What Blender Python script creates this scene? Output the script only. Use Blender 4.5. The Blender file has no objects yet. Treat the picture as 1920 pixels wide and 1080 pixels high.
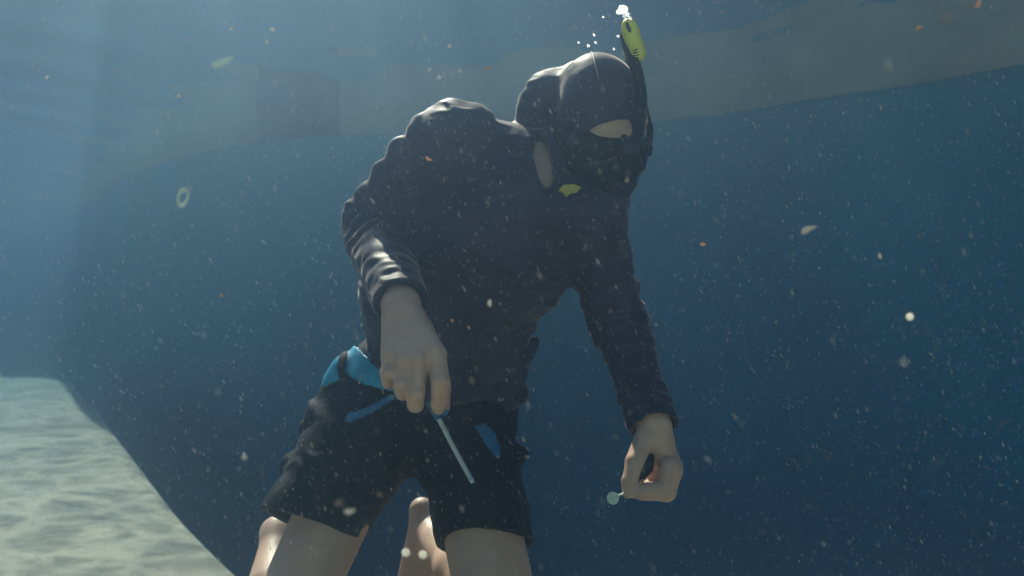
import bpy, bmesh, math, random
import numpy as np
from mathutils import Vector, Matrix

random.seed(7)
RNG = np.random.default_rng(7)
S = bpy.context.scene
C = S.collection

# ------------------------------------------------------------------ camera
F = 1663.0                       # focal length in pixels of the 1920 wide photograph
cd = bpy.data.cameras.new('camera')
cam = bpy.data.objects.new('camera', cd); C.objects.link(cam)
cam.location = (0, 0, 0); cam.rotation_euler = (math.radians(90), 0, 0)
cd.sensor_width = 36.0; cd.lens = F / 1920 * 36.0
cd.clip_start = 0.02; cd.clip_end = 400
cd.dof.use_dof = True; cd.dof.focus_distance = 1.55; cd.dof.aperture_fstop = 3.2
S.camera = cam

# ------------------------------------------------------------------ sky and sun
SUN = Vector((-0.25, 0.72, 0.78)).normalized()       # towards the sun
el = math.asin(SUN.z); az = math.atan2(SUN.x, SUN.y)
w = bpy.data.worlds.new('World'); S.world = w; w.use_nodes = True
wn = w.node_tree; bg = wn.nodes['Background']
sky = wn.nodes.new('ShaderNodeTexSky'); sky.sky_type = 'NISHITA'; sky.sun_disc = False
sky.sun_elevation = el; sky.sun_rotation = az
wn.links.new(sky.outputs[0], bg.inputs[0]); bg.inputs[1].default_value = 0.055
sl = bpy.data.lights.new('sun', 'SUN'); sl.energy = 5.0; sl.angle = math.radians(0.6)
sl.color = (1.0, 0.82, 0.64)
so = bpy.data.objects.new('sun', sl); C.objects.link(so)
so.rotation_euler = (-SUN).to_track_quat('-Z', 'Y').to_euler(); so.location = SUN * 20
S.view_settings.view_transform = 'Standard'; S.view_settings.look = 'None'
S.view_settings.gamma = 1; S.view_settings.use_curve_mapping = False
S.view_settings.exposure = 0.85
S.render.engine = 'CYCLES'
cy = S.cycles
cy.max_bounces = 8; cy.diffuse_bounces = 2; cy.glossy_bounces = 2; cy.transmission_bounces = 4
cy.volume_bounces = 3; cy.transparent_max_bounces = 10
cy.use_denoising = True
try: cy.denoiser = 'OPENIMAGEDENOISE'
except Exception: pass
cy.sample_clamp_indirect = 4.0
cy.caustics_reflective = False; cy.caustics_refractive = False

WATER_Z = 1.0        # water surface above the camera
LEDGE_Z = -0.68      # shallow shelf below it
def P(px, py, Y):    # point seen at pixel (px,py) of the photograph at distance Y
    return np.array(((px - 960) / F * Y, Y, (540 - py) / F * Y))
def V(p): return Vector((float(p[0]), float(p[1]), float(p[2])))

# ------------------------------------------------------------------ materials
def mat(name, col, rough=0.6, **kw):
    m = bpy.data.materials.new(name); m.use_nodes = True
    b = m.node_tree.nodes['Principled BSDF']
    b.inputs['Base Color'].default_value = (*col, 1); b.inputs['Roughness'].default_value = rough
    for k, v in kw.items():
        b.inputs[k.replace('_', ' ')].default_value = v
    return m
def mottle(m, c1, c2, scale, detail=6, bump=0.0, bscale=None, bdist=0.01, lo=0.35, hi=0.65):
    nt = m.node_tree; b = nt.nodes['Principled BSDF']
    tc = nt.nodes.new('ShaderNodeTexCoord')
    n = nt.nodes.new('ShaderNodeTexNoise'); n.inputs['Scale'].default_value = scale; n.inputs['Detail'].default_value = detail
    r = nt.nodes.new('ShaderNodeValToRGB')
    r.color_ramp.elements[0].position = lo; r.color_ramp.elements[0].color = (*c1, 1)
    r.color_ramp.elements[1].position = hi; r.color_ramp.elements[1].color = (*c2, 1)
    nt.links.new(tc.outputs['Object'], n.inputs['Vector']); nt.links.new(n.outputs['Fac'], r.inputs[0])
    nt.links.new(r.outputs[0], b.inputs['Base Color'])
    if bump:
        n2 = nt.nodes.new('ShaderNodeTexNoise'); n2.inputs['Scale'].default_value = bscale or scale; n2.inputs['Detail'].default_value = 5
        bp = nt.nodes.new('ShaderNodeBump'); bp.inputs['Strength'].default_value = bump; bp.inputs['Distance'].default_value = bdist
        nt.links.new(tc.outputs['Object'], n2.inputs['Vector']); nt.links.new(n2.outputs['Fac'], bp.inputs['Height'])
        nt.links.new(bp.outputs[0], b.inputs['Normal'])
    return m
M = {}
M['suit'] = mottle(mat('dark_fabric', (.03, .03, .04), .5, Specular_IOR_Level=.2, Sheen_Weight=.5, Sheen_Roughness=.3, Sheen_Tint=(1, .86, .76, 1)), (.028, .023, .050), (.050, .043, .078), 14, bump=.25, bscale=420, bdist=.002)
M['shorts'] = mottle(mat('black_fabric', (.02, .02, .03), .65, Specular_IOR_Level=.12, Sheen_Weight=.04), (.006, .006, .011), (.013, .012, .018), 12, bump=.3, bscale=350, bdist=.002)
M['skin'] = mottle(mat('skin', (.5, .36, .28), .5, Subsurface_Weight=.0, Subsurface_Scale=.01), (.58, .35, .26), (.68, .43, .32), 22, bump=.2, bscale=160, bdist=.0015)
M['rubber'] = mat('black_rubber', (.009, .009, .012), .6, Specular_IOR_Level=.15)
M['frame'] = mat('black_plastic', (.010, .010, .013), .4, Specular_IOR_Level=.25)
M['navy'] = mat('navy_gap_shade', (.008, .012, .03), .5, Specular_IOR_Level=.2)  # darkened to stand in for shade between thumb and fingers
M['yellow'] = mottle(mat('yellow_plastic', (.62, .60, .05), .4), (.70, .66, .04), (.82, .78, .07), 30)
M['blue'] = mottle(mat('blue_fabric', (.02, .25, .5), .5), (.01, .24, .42), (.02, .36, .58), 25)
M['bluedeep'] = mottle(mat('blue_trim', (.01, .12, .32), .5), (.008, .12, .30), (.012, .17, .40), 25)
M['grey'] = mottle(mat('pale_rod', (.6, .62, .6), .4), (.52, .55, .54), (.68, .69, .66), 60)
M['disc'] = mottle(mat('pale_green_plastic', (.55, .7, .6), .4), (.48, .62, .52), (.62, .75, .64), 90)
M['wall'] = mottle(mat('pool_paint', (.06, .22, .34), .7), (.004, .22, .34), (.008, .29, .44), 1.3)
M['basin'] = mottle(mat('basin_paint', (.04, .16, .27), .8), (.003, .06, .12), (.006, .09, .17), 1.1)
M['band'] = mottle(mat('pale_stone', (.45, .40, .34), .7), (.42, .32, .23), (.58, .45, .32), 3, bump=.3, bscale=30)
M['dark_panel'] = mottle(mat('dark_stone', (.1, .09, .09), .7), (.05, .04, .05), (.09, .075, .075), 6)
M['coping'] = mottle(mat('coping_stone', (.4, .37, .33), .7), (.33, .3, .27), (.45, .41, .37), 8)
M['deck'] = mottle(mat('deck_concrete', (.35, .33, .3), .8), (.3, .28, .26), (.4, .38, .35), 4)
M['plaster'] = mottle(mat('pale_bounce_plaster', (.5, .5, .48), .8), (.58, .54, .48), (.70, .64, .56), 2)  # kept extra bright for the unseen bounce surfaces
# shelf: pale sandy plaster with streaks
m = mat('sandy_plaster', (.5, .47, .4), .85); M['shelf'] = m
nt = m.node_tree; b = nt.nodes['Principled BSDF']; tc = nt.nodes.new('ShaderNodeTexCoord')
mp = nt.nodes.new('ShaderNodeMapping'); mp.inputs['Scale'].default_value = (1.6, 1.4, 1); mp.inputs['Rotation'].default_value = (0, 0, .5)
nt.links.new(tc.outputs['Object'], mp.inputs[0])
n1 = nt.nodes.new('ShaderNodeTexNoise'); n1.inputs['Scale'].default_value = 5.5; n1.inputs['Detail'].default_value = 9; n1.inputs['Roughness'].default_value = .65; n1.inputs['Distortion'].default_value = .8
nt.links.new(mp.outputs[0], n1.inputs['Vector'])
r = nt.nodes.new('ShaderNodeValToRGB'); r.color_ramp.elements[0].position = .3; r.color_ramp.elements[0].color = (.19, .18, .145, 1)
r.color_ramp.elements[1].position = .7; r.color_ramp.elements[1].color = (.25, .215, .16, 1)
e = r.color_ramp.elements.new(.5); e.color = (.22, .195, .15, 1)
nt.links.new(n1.outputs['Fac'], r.inputs[0]); nt.links.new(r.outputs[0], b.inputs['Base Color'])
n2 = nt.nodes.new('ShaderNodeTexNoise'); n2.inputs['Scale'].default_value = 28; n2.inputs['Detail'].default_value = 8
bp = nt.nodes.new('ShaderNodeBump'); bp.inputs['Strength'].default_value = .3; bp.inputs['Distance'].default_value = .02
nt.links.new(tc.outputs['Object'], n2.inputs['Vector']); nt.links.new(n2.outputs['Fac'], bp.inputs['Height']); nt.links.new(bp.outputs[0], b.inputs['Normal'])
# lens glass
m = bpy.data.materials.new('mask_glass'); m.use_nodes = True; M['glass'] = m
nt = m.node_tree; nt.nodes.clear(); o = nt.nodes.new('ShaderNodeOutputMaterial'); mx = nt.nodes.new('ShaderNodeMixShader')
t = nt.nodes.new('ShaderNodeBsdfTransparent'); t.inputs[0].default_value = (.55, .58, .62, 1); g = nt.nodes.new('ShaderNodeBsdfGlossy'); g.inputs['Roughness'].default_value = .08
fr = nt.nodes.new('ShaderNodeFresnel'); fr.inputs[0].default_value = 1.3
nt.links.new(fr.outputs[0], mx.inputs[0]); nt.links.new(t.outputs[0], mx.inputs[1]); nt.links.new(g.outputs[0], mx.inputs[2]); nt.links.new(mx.outputs[0], o.inputs[0])
# bubble: air in water, bright rim
m = bpy.data.materials.new('air_bubble'); m.use_nodes = True; M['bubble'] = m
nt = m.node_tree; nt.nodes.clear(); o = nt.nodes.new('ShaderNodeOutputMaterial'); mx = nt.nodes.new('ShaderNodeMixShader')
t = nt.nodes.new('ShaderNodeBsdfTransparent'); g = nt.nodes.new('ShaderNodeBsdfTranslucent'); g.inputs[0].default_value = (1, 1, 1, 1)
d = nt.nodes.new('ShaderNodeBsdfGlossy'); d.inputs['Roughness'].default_value = .25; a = nt.nodes.new('ShaderNodeAddShader')
mx.inputs[0].default_value = .5
nt.links.new(g.outputs[0], a.inputs[0]); nt.links.new(d.outputs[0], a.inputs[1])
nt.links.new(t.outputs[0], mx.inputs[1]); nt.links.new(a.outputs[0], mx.inputs[2]); nt.links.new(mx.outputs[0], o.inputs[0])
# translucent flakes
def flake_mat(name, col, clear=0):
    m = bpy.data.materials.new(name); m.use_nodes = True
    nt = m.node_tree; nt.nodes.clear(); o = nt.nodes.new('ShaderNodeOutputMaterial'); a = nt.nodes.new('ShaderNodeAddShader')
    t = nt.nodes.new('ShaderNodeBsdfTranslucent'); t.inputs[0].default_value = (*[c * .55 for c in col], 1)
    d = nt.nodes.new('ShaderNodeBsdfDiffuse'); d.inputs[0].default_value = (*[c * .45 for c in col], 1)
    nt.links.new(t.outputs[0], a.inputs[0]); nt.links.new(d.outputs[0], a.inputs[1])
    mx = nt.nodes.new('ShaderNodeMixShader'); tr = nt.nodes.new('ShaderNodeBsdfTransparent'); mx.inputs[0].default_value = clear
    nt.links.new(a.outputs[0], mx.inputs[1]); nt.links.new(tr.outputs[0], mx.inputs[2]); nt.links.new(mx.outputs[0], o.inputs[0])
    return m
M['fleck'] = flake_mat('pale_fleck', (.7, .69, .67)); M['orange'] = flake_mat('orange_flake', (.62, .40, .26)); M['green'] = flake_mat('green_flake', (.30, .40, .33), .6)
M['glint'] = flake_mat('bright_glint', (1, .97, .9))
M['white'] = flake_mat('white_flake', (.62, .6, .57)); M['pink'] = flake_mat('pink_flake', (.32, .26, .25))

# ------------------------------------------------------------------ object helpers
def link(name, me, m=None, parent=None, smooth=True):
    o = bpy.data.objects.new(name, me); C.objects.link(o)
    if m is not None: me.materials.append(m)
    if smooth: me.shade_smooth()
    if parent is not None: o.parent = parent
    return o
def pydata(name, v, f, m=None, parent=None, smooth=True):
    me = bpy.data.meshes.new(name); me.from_pydata([tuple(map(float, p)) for p in v], [], f); me.update()
    return link(name, me, m, parent, smooth)
def tag(o, label=None, cat=None, group=None, kind=None):
    for k, v in (('label', label), ('category', cat), ('group', group), ('kind', kind)):
        if v: o[k] = v
    return o
def thing(name, label, cat, loc=(0, 0, 0), group=None):
    o = bpy.data.objects.new(name, None); C.objects.link(o); o.location = loc; o.empty_display_size = .05
    tag(o, label, cat, group); bpy.context.view_layer.update(); return o
def adopt(o, root):      # parent keeping the place
    o.parent = root; o.matrix_parent_inverse = Matrix.Translation(-Vector(root.location)); return o
def tube(name, pts, rad, m, parent=None, seg=14, sub=6):
    pts = [np.array(p, float) for p in pts]; n = len(pts)
    if np.isscalar(rad): rad = [rad] * n
    def cr(a, b, c, d, t): return .5 * ((2 * b) + (-a + c) * t + (2 * a - 5 * b + 4 * c - d) * t * t + (-a + 3 * b - 3 * c + d) * t ** 3)
    Q, R = [], []
    for i in range(n - 1):
        a, b_, c_, d_ = pts[max(i - 1, 0)], pts[i], pts[i + 1], pts[min(i + 2, n - 1)]
        for k in range(sub):
            t = k / sub; Q.append(cr(a, b_, c_, d_, t)); R.append(rad[i] * (1 - t) + rad[i + 1] * t)
    Q.append(pts[-1]); R.append(rad[-1])
    v, f = [], []; ref = np.array((0.13, .9, .2))
    for i, q in enumerate(Q):
        t = Q[min(i + 1, len(Q) - 1)] - Q[max(i - 1, 0)]; t /= np.linalg.norm(t)
        a = np.cross(t, ref); a /= np.linalg.norm(a); bb = np.cross(t, a)
        for k in range(seg):
            an = 2 * math.pi * k / seg; v.append(q + R[i] * (math.cos(an) * a + math.sin(an) * bb))
    for i in range(len(Q) - 1):
        for k in range(seg):
            k2 = (k + 1) % seg; f.append((i * seg + k, i * seg + k2, (i + 1) * seg + k2, (i + 1) * seg + k))
    f.append(tuple(range(seg))); f.append(tuple(range((len(Q) - 1) * seg, len(Q) * seg))[::-1])
    return pydata(name, v, f, m, parent)

# ------------------------------------------------------------------ signed distance modelling
def hsh(i, j, k):
    h = (i * 374761393 + j * 668265263 + k * 2147483647 + 12345).astype(np.int64) & 0xffffffff
    h = ((h ^ (h >> 13)) * 1274126177) & 0xffffffff
    return ((h ^ (h >> 16)) & 0xffff).astype(np.float32) / 65535.0
def noise3(p, s):
    q = p * s; i = np.floor(q).astype(np.int64); f = (q - i).astype(np.float32); f = f * f * (3 - 2 * f)
    out = 0
    for a in (0, 1):
        for b in (0, 1):
            for c in (0, 1):
                wt = (f[:, 0] if a else 1 - f[:, 0]) * (f[:, 1] if b else 1 - f[:, 1]) * (f[:, 2] if c else 1 - f[:, 2])
                out = out + wt * hsh(i[:, 0] + a, i[:, 1] + b, i[:, 2] + c)
    return out * 2 - 1
HS = .93; HEADM = []
class Cap:
    def __init__(s, a, b, ra, rb=None, flat=None, wr=None):
        s.a = np.array(a, np.float32); s.b = np.array(b, np.float32); s.ra = ra; s.rb = ra if rb is None else rb; s.wr = wr
        s.c = (s.a + s.b) / 2; s.R = float(np.linalg.norm(s.b - s.a)) / 2 + max(s.ra, s.rb) + .01
    def grow(s, g): return Cap(s.a, s.b, max(.003, s.ra + g), max(.003, s.rb + g), wr=None)
    def __call__(s, p):
        ab = s.b - s.a; L2 = float(ab @ ab) + 1e-12; t = np.clip((p - s.a) @ ab / L2, 0, 1)
        d = np.linalg.norm(p - s.a - t[:, None] * ab, axis=1) - (s.ra + (s.rb - s.ra) * t)
        if s.wr is not None:
            for (amp, freq, t0, t1, ph) in s.wr:      # rings of creases along the limb
                wgt = np.clip((t - t0) / .08, 0, 1) * np.clip((t1 - t) / .08, 0, 1)
                wob = noise3(p, 11.) * 2.0 + noise3(p, 26.) * 1.1
                d = d - wgt * amp * (np.sin(t * freq + ph + wob * 2.2) * (.55 + .45 * noise3(p + 3., 9.)))
        return d
class Ell:
    def __init__(s, c, r, R=None):
        s.c = np.array(c, np.float32); s.r = np.array(r, np.float32) * (HS if any(R is q for q in HEADM) else 1); s.M = np.eye(3, dtype=np.float32) if R is None else np.array(R, np.float32)
        s.R = float(max(r)) + .01
    def grow(s, g): return Ell(s.c, s.r + g, s.M)
    def __call__(s, p):
        q = (p - s.c) @ s.M            # columns of M are the local axes
        k0 = np.linalg.norm(q / s.r, axis=1); k1 = np.linalg.norm(q / (s.r * s.r), axis=1) + 1e-9
        return k0 * (k0 - 1) / k1
class Box:
    def __init__(s, c, h, R=None, rnd=.003):
        s.c = np.array(c, np.float32); s.h = np.array(h, np.float32); s.M = np.eye(3, dtype=np.float32) if R is None else np.array(R, np.float32)
        s.rnd = rnd; s.R = float(np.linalg.norm(h)) + .01
    def __call__(s, p):
        q = np.abs((p - s.c) @ s.M) - s.h + s.rnd
        return np.linalg.norm(np.maximum(q, 0), axis=1) + np.minimum(q.max(axis=1), 0) - s.rnd
class Half:           # keeps the side n points away from
    def __init__(s, p, n, c=None, R=1e9):
        s.p = np.array(p, np.float32); n = np.array(n, np.float32); s.n = n / np.linalg.norm(n); s.c = s.p; s.R = R
    def __call__(s, p): return (p - s.p) @ s.n
def chain(pts, rs, k, wr=None):
    return [('add', Cap(pts[i], pts[i + 1], rs[i], rs[i + 1], wr=(wr[i] if wr else None)), k) for i in range(len(pts) - 1)]
def evaluate(ops, p, disp=None, c=None, rad=None):
    d = np.full(len(p), 9.0, np.float32)
    for op, pr, k in ops:
        if c is not None and op != 'cut' and np.linalg.norm(pr.c - c) > pr.R + rad + k + .02: continue
        e = pr(p).astype(np.float32)
        if op == 'cut':               # cut = (region cap, half space)
            d = np.maximum(d, e); continue
        if op == 'add':
            if k > 0:
                h = np.clip(.5 + .5 * (d - e) / k, 0, 1); d = d * (1 - h) + e * h - k * h * (1 - h)
            else: d = np.minimum(d, e)
        else:
            e = -e
            if k > 0:
                h = np.clip(.5 + .5 * (e - d) / k, 0, 1); d = d * (1 - h) + e * h + k * h * (1 - h)
            else: d = np.maximum(d, e)
    if disp is not None: d = d + disp(p)
    return d
def nets(ops, h, disp=None, n=24, slack=.02):
    adds = [o[1] for o in ops if o[0] == 'add']
    lo = np.min([a.c - a.R for a in adds], axis=0) - .02; hi = np.max([a.c + a.R for a in adds], axis=0) + .02
    bs = n * h; b0 = np.floor(lo / bs).astype(int); b1 = np.ceil(hi / bs).astype(int)
    rad = bs * math.sqrt(3) / 2
    G = np.stack(np.meshgrid(*[np.arange(b0[i], b1[i]) for i in range(3)], indexing='ij'), -1).reshape(-1, 3)
    cen = ((G + .5) * bs).astype(np.float32)
    dc = evaluate(ops, cen); G = G[np.abs(dc) < rad * 1.15 + slack]
    ax = np.arange(-1, n + 1)
    I = np.stack(np.meshgrid(ax, ax, ax, indexing='ij'), -1).reshape(-1, 3)
    keys, verts, quads = [], [], []
    m = n + 2; OFF = 1 << 20
    for g in G:
        base = g * n; gi = base + I; p = (gi * h).astype(np.float32)
        D = evaluate(ops, p, disp, ((g + .5) * bs), rad + h * 2).reshape(m, m, m)
        s = D < 0
        if s.all() or not s.any(): continue
        # cell vertices
        cs = np.zeros((m - 1,) * 3, int)
        for a in (0, 1):
            for b in (0, 1):
                for c in (0, 1): cs += s[a:m - 1 + a, b:m - 1 + b, c:m - 1 + c]
        act = (cs > 0) & (cs < 8)
        acc = np.zeros((m - 1,) * 3 + (3,)); cnt = np.zeros((m - 1,) * 3)
        for axis in range(3):
            for u in (0, 1):
                for v in (0, 1):
                    o = [0, 0, 0]; oo = [i for i in range(3) if i != axis]; o[oo[0]] = u; o[oo[1]] = v
                    A = D[o[0]:m - 1 + o[0], o[1]:m - 1 + o[1], o[2]:m - 1 + o[2]]
                    o2 = list(o); o2[axis] += 1
                    B = D[o2[0]:m - 1 + o2[0], o2[1]:m - 1 + o2[1], o2[2]:m - 1 + o2[2]]
                    x = (A < 0) != (B < 0)
                    t = np.where(x, A / np.where(x, A - B, 1), 0)
                    for i in range(3):
                        acc[..., i] += np.where(x, (t if i == axis else o[i]), 0)
                    cnt += x
        idx = np.argwhere(act); cell = idx - 1 + base
        vv = (cell + acc[act] / cnt[act][:, None]) * h
        kk = ((cell[:, 0] + OFF) << 42) + ((cell[:, 1] + OFF) << 21) + (cell[:, 2] + OFF)
        keys.append(kk); verts.append(vv)
        def K(c): c = c - 1 + base; return ((c[:, 0] + OFF) << 42) + ((c[:, 1] + OFF) << 21) + (c[:, 2] + OFF)
        for axis in range(3):
            sl1 = [slice(1, m - 1)] * 3; sl2 = list(sl1); sl2[axis] = slice(2, m)
            a, b = s[tuple(sl1)], s[tuple(sl2)]
            x = np.argwhere(a != b)
            if not len(x): continue
            fl = a[a != b]; x = x + 1
            e1 = np.zeros(3, int); e2 = np.zeros(3, int); e1[(axis + 1) % 3] = 1; e2[(axis + 2) % 3] = 1
            q = np.stack([K(x - e1 - e2), K(x - e2), K(x), K(x - e1)], 1)
            q[~fl] = q[~fl][:, ::-1]; quads.append(q)
    keys = np.concatenate(keys); verts = np.concatenate(verts); quads = np.concatenate(quads)
    uk, first, = np.unique(keys, return_index=True)
    V_ = verts[first]; Q = np.searchsorted(uk, quads); ok = (Q < len(uk)).all(1)
    return V_, Q[ok]
def build(name, vf, m, root=None):
    v, q = vf; me = bpy.data.meshes.new(name)
    me.vertices.add(len(v)); me.vertices.foreach_set('co', v.astype(np.float32).ravel())
    me.loops.add(len(q) * 4); me.loops.foreach_set('vertex_index', q.astype(np.int32).ravel())
    me.polygons.add(len(q)); me.polygons.foreach_set('loop_start', np.arange(0, len(q) * 4, 4, dtype=np.int32))
    me.update(calc_edges=True); me.validate()
    o = link(name, me, m)
    if root is not None: adopt(o, root)
    return o

# ------------------------------------------------------------------ the pool
def spline(pts, sub):
    n = len(pts); out = []
    for i in range(n):
        a, b, c, d = [np.array(pts[(i + k) % n], float) for k in (-1, 0, 1, 2)]
        for k in range(sub):
            t = k / sub
            out.append(.5 * ((2 * b) + (-a + c) * t + (2 * a - 5 * b + 4 * c - d) * t * t + (-a + 3 * b - 3 * c + d) * t ** 3))
    return np.array(out)
RIM = [(1.85, 3.23), (1.36, 3.76), (.66, 4.36), (-.44, 4.62), (-1.42, 4.95), (-2.7, 6.3), (-5.4, 10.4), (-8.5, 12.2), (-11, 9), (-10.5, 3), (-8, -2.5), (-3, -4.2), (2, -3.6), (3.6, -1.2), (3.2, 1.3)]
rim = spline(RIM, 12)
NR = len(rim)
tan = np.roll(rim, -1, 0) - np.roll(rim, 1, 0); tan /= np.linalg.norm(tan, axis=1)[:, None]
nout = np.stack([-tan[:, 1], tan[:, 0]], 1)          # candidate normals
if (nout[0] @ (rim[0] - np.array((0, 0)))) < 0: nout = -nout   # outward
def strip(name, m, prof, i0=0, i1=None, parent=None):
    """sweeps a profile of (outward offset, z) along the rim; closed ring when i1 is None"""
    ring = i1 is None; ids = list(range(NR)) if ring else [i % NR for i in range(i0, i1 + 1)]
    v, f = [], []; k = len(prof)
    for i in ids:
        for (o, z) in prof:
            q = rim[i] + nout[i] * o; v.append((q[0], q[1], z))
    n = len(ids)
    for a in range(n if ring else n - 1):
        b2 = (a + 1) % n
        for j in range(k - 1): f.append((a * k + j, b2 * k + j, b2 * k + j + 1, a * k + j + 1))
    return pydata(name, v, f, m, parent, smooth=False)
BAND = .185
wall = strip('pool_wall', M['wall'], [(.012, WATER_Z - BAND), (.012, -3.4)]); wall.data.shade_smooth()
tag(wall, kind='structure')
def closed_prof(z0, z1, inn, out): return [(inn, z0), (inn, z1), (out, z1), (out, z0), (inn, z0)]
# waterline band: stone panels with one dark one
cuts = [-170]
a0 = 0; seglen = 6
starts = list(range(0, NR, seglen))
DARK = None
def img_x(i):
    q = rim[i % NR]; return 960 + F * q[0] / q[1] if q[1] > .1 else 1e9
# dark panel spans photo x 480..632
di = [i for i in range(NR) if rim[i][1] > 3 and 478 < img_x(i) < 640]
d0, d1 = min(di), max(di)
i = d1
while i < d0 + NR:
    j = min(i + seglen, d0 + NR)
    if d0 + NR - j < 3: j = d0 + NR
    pn = strip('band_panel', M['band'], closed_prof(WATER_Z - BAND, WATER_Z + .10, 0, .05), i, j, wall); i = j
pn = strip('band_panel', M['dark_panel'], closed_prof(WATER_Z - BAND - .004, WATER_Z + .10, -.006, .05), d0, d1, wall); pn['label'] = 'dark panel in the pale waterline band'
# deck around the pool and coping
dk = strip('pool_deck', M['deck'], [(.30, WATER_Z + .115), (3.5, WATER_Z + .115), (14, WATER_Z + .115)]); tag(dk, kind='structure')
cp = strip('pool_coping', M['coping'], closed_prof(WATER_Z + .102, WATER_Z + .15, -.03, .32)); tag(cp, kind='structure')

# shallow shelf: edge traced on the shelf plane
def G(px, py):
    Y = -LEDGE_Z * F / (py - 540); return ((px - 960) / F * Y, Y)
edge = [G(-420, 690), G(-200, 694), G(0, 703), G(60, 703), G(115, 710), G(150, 743), G(188, 790), G(240, 860), G(288, 925), G(345, 990), G(440, 1078), G(520, 1100)]
edge += [(-.25, 2.0), (.4, 1.95), (1.2, 1.75), (2.2, 1.2), (3.4, .6)]
edge = np.array(edge)
def spl_open(p, sub):
    out = []; n = len(p)
    for i in range(n - 1):
        a, b, c, d = p[max(i - 1, 0)], p[i], p[i + 1], p[min(i + 2, n - 1)]
        for k in range(sub):
            t = k / sub; out.append(.5 * ((2 * b) + (-a + c) * t + (2 * a - 5 * b + 4 * c - d) * t * t + (-a + 3 * b - 3 * c + d) * t ** 3))
    out.append(p[-1]); return np.array(out)
ed = spl_open(edge, 8); ne = len(ed)
tn = np.gradient(ed, axis=0); tn /= np.linalg.norm(tn, axis=1)[:, None]; no = np.stack([-tn[:, 1], tn[:, 0]], 1)
# smooth normals, keep pointing to the deep side
for _ in range(6): no[1:-1] = (no[:-2] + no[1:-1] * 2 + no[2:]) / 4
no /= np.linalg.norm(no, axis=1)[:, None]
hub = np.array((-3.5, -1.5))
v, f = [], []
NI = 46
for i in range(ne):
    for k in range(NI):
        t = (k / (NI - 1)) ** .8
        q = hub * (1 - t) + ed[i] * t; z = LEDGE_Z + .012 * math.sin(q[0] * 3.1 + q[1] * 1.7) * math.sin(q[1] * 2.3) - (.02 * max(0, t - .93) / .07) ** 1.0
        v.append((q[0], q[1], z))
    for (o, dz) in ((.03, -.03), (.06, -.07), (.10, -.16), (.14, -.32), (.35, -1.0), (.7, -2.0), (1.0, -2.72)):
        q = ed[i] + no[i] * o; v.append((q[0], q[1], LEDGE_Z + dz))
KK = NI + 7
for i in range(ne - 1):
    for k in range(KK - 1): f.append((i * KK + k, (i + 1) * KK + k, (i + 1) * KK + k + 1, i * KK + k + 1))
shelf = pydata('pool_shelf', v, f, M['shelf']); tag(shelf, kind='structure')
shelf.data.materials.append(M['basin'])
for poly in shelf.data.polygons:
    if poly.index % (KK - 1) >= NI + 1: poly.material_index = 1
# remaining shallow ground behind and left of the camera, coloured paler to bounce light forward
v = [(x, y, LEDGE_Z - .03) for x, y in [(-3.2, -1.6), (-14, 7.6), (-14, -6), (6, -6), (6, .6), (3.2, .7)]] + [(-10.3, 7.45, LEDGE_Z - .03)]
sh2 = pydata('pool_shelf', v, [(0, 6, 1), (0, 1, 2), (0, 2, 3), (0, 3, 4), (0, 4, 5)], M['plaster']); tag(sh2, kind='structure')
w2 = [i for i in range(NR) if rim[i][1] < .6]
a_ = min(w2); b_ = max(w2)
pw = strip('shallow_bounce_wall', M['plaster'], [(.004, WATER_Z - BAND), (.004, LEDGE_Z - .05)], a_, b_); tag(pw, kind='structure')  # unseen pale strip over the pool wall, added to bounce light onto the diver
# deep basin floor
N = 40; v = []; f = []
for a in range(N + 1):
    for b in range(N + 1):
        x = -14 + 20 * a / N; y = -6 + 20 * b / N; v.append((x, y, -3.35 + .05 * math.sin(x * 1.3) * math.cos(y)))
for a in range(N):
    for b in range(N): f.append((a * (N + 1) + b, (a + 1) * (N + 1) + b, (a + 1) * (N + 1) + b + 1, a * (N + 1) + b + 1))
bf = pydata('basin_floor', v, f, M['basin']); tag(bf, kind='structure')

# water surface, rippled; below the critical angle it mirrors the pool
N = 220; v = []; f = []
for a in range(N + 1):
    for b in range(N + 1):
        x = -13 + 18 * a / N; y = -6 + 20 * b / N
        z = .010 * math.sin(x * 4.1 + 1.3 * math.sin(y * 1.7)) * math.sin(y * 3.3 + x) + .006 * math.sin(x * 8.3 - y * 6.1) + .004 * math.sin(x * 15 + y * 11 + math.sin(x * 5))
        v.append((x, y, WATER_Z + z))
for a in range(N):
    for b in range(N): f.append((a * (N + 1) + b, (a + 1) * (N + 1) + b, (a + 1) * (N + 1) + b + 1, a * (N + 1) + b + 1))
m = bpy.data.materials.new('water_surface'); m.use_nodes = True
nt = m.node_tree; nt.nodes.clear(); L = nt.links.new
o = nt.nodes.new('ShaderNodeOutputMaterial'); mx = nt.nodes.new('ShaderNodeMixShader'); t = nt.nodes.new('ShaderNodeBsdfTransparent')
g = nt.nodes.new('ShaderNodeBsdfGlossy'); g.inputs['Roughness'].default_value = .04; g.inputs[0].default_value = (.97, .98, 1, 1)
fr = nt.nodes.new('ShaderNodeFresnel'); fr.inputs[0].default_value = 1.33
tc = nt.nodes.new('ShaderNodeTexCoord')
wn1 = nt.nodes.new('ShaderNodeTexNoise'); wn1.inputs['Scale'].default_value = 2.2; wn1.inputs['Detail'].default_value = 3
va = nt.nodes.new('ShaderNodeVectorMath'); va.operation = 'SCALE'; va.inputs['Scale'].default_value = .55
vb = nt.nodes.new('ShaderNodeVectorMath'); vb.operation = 'ADD'
L(tc.outputs['Object'], wn1.inputs['Vector']); L(wn1.outputs['Color'], va.inputs[0]); L(va.outputs[0], vb.inputs[0]); L(tc.outputs['Object'], vb.inputs[1])
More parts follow.
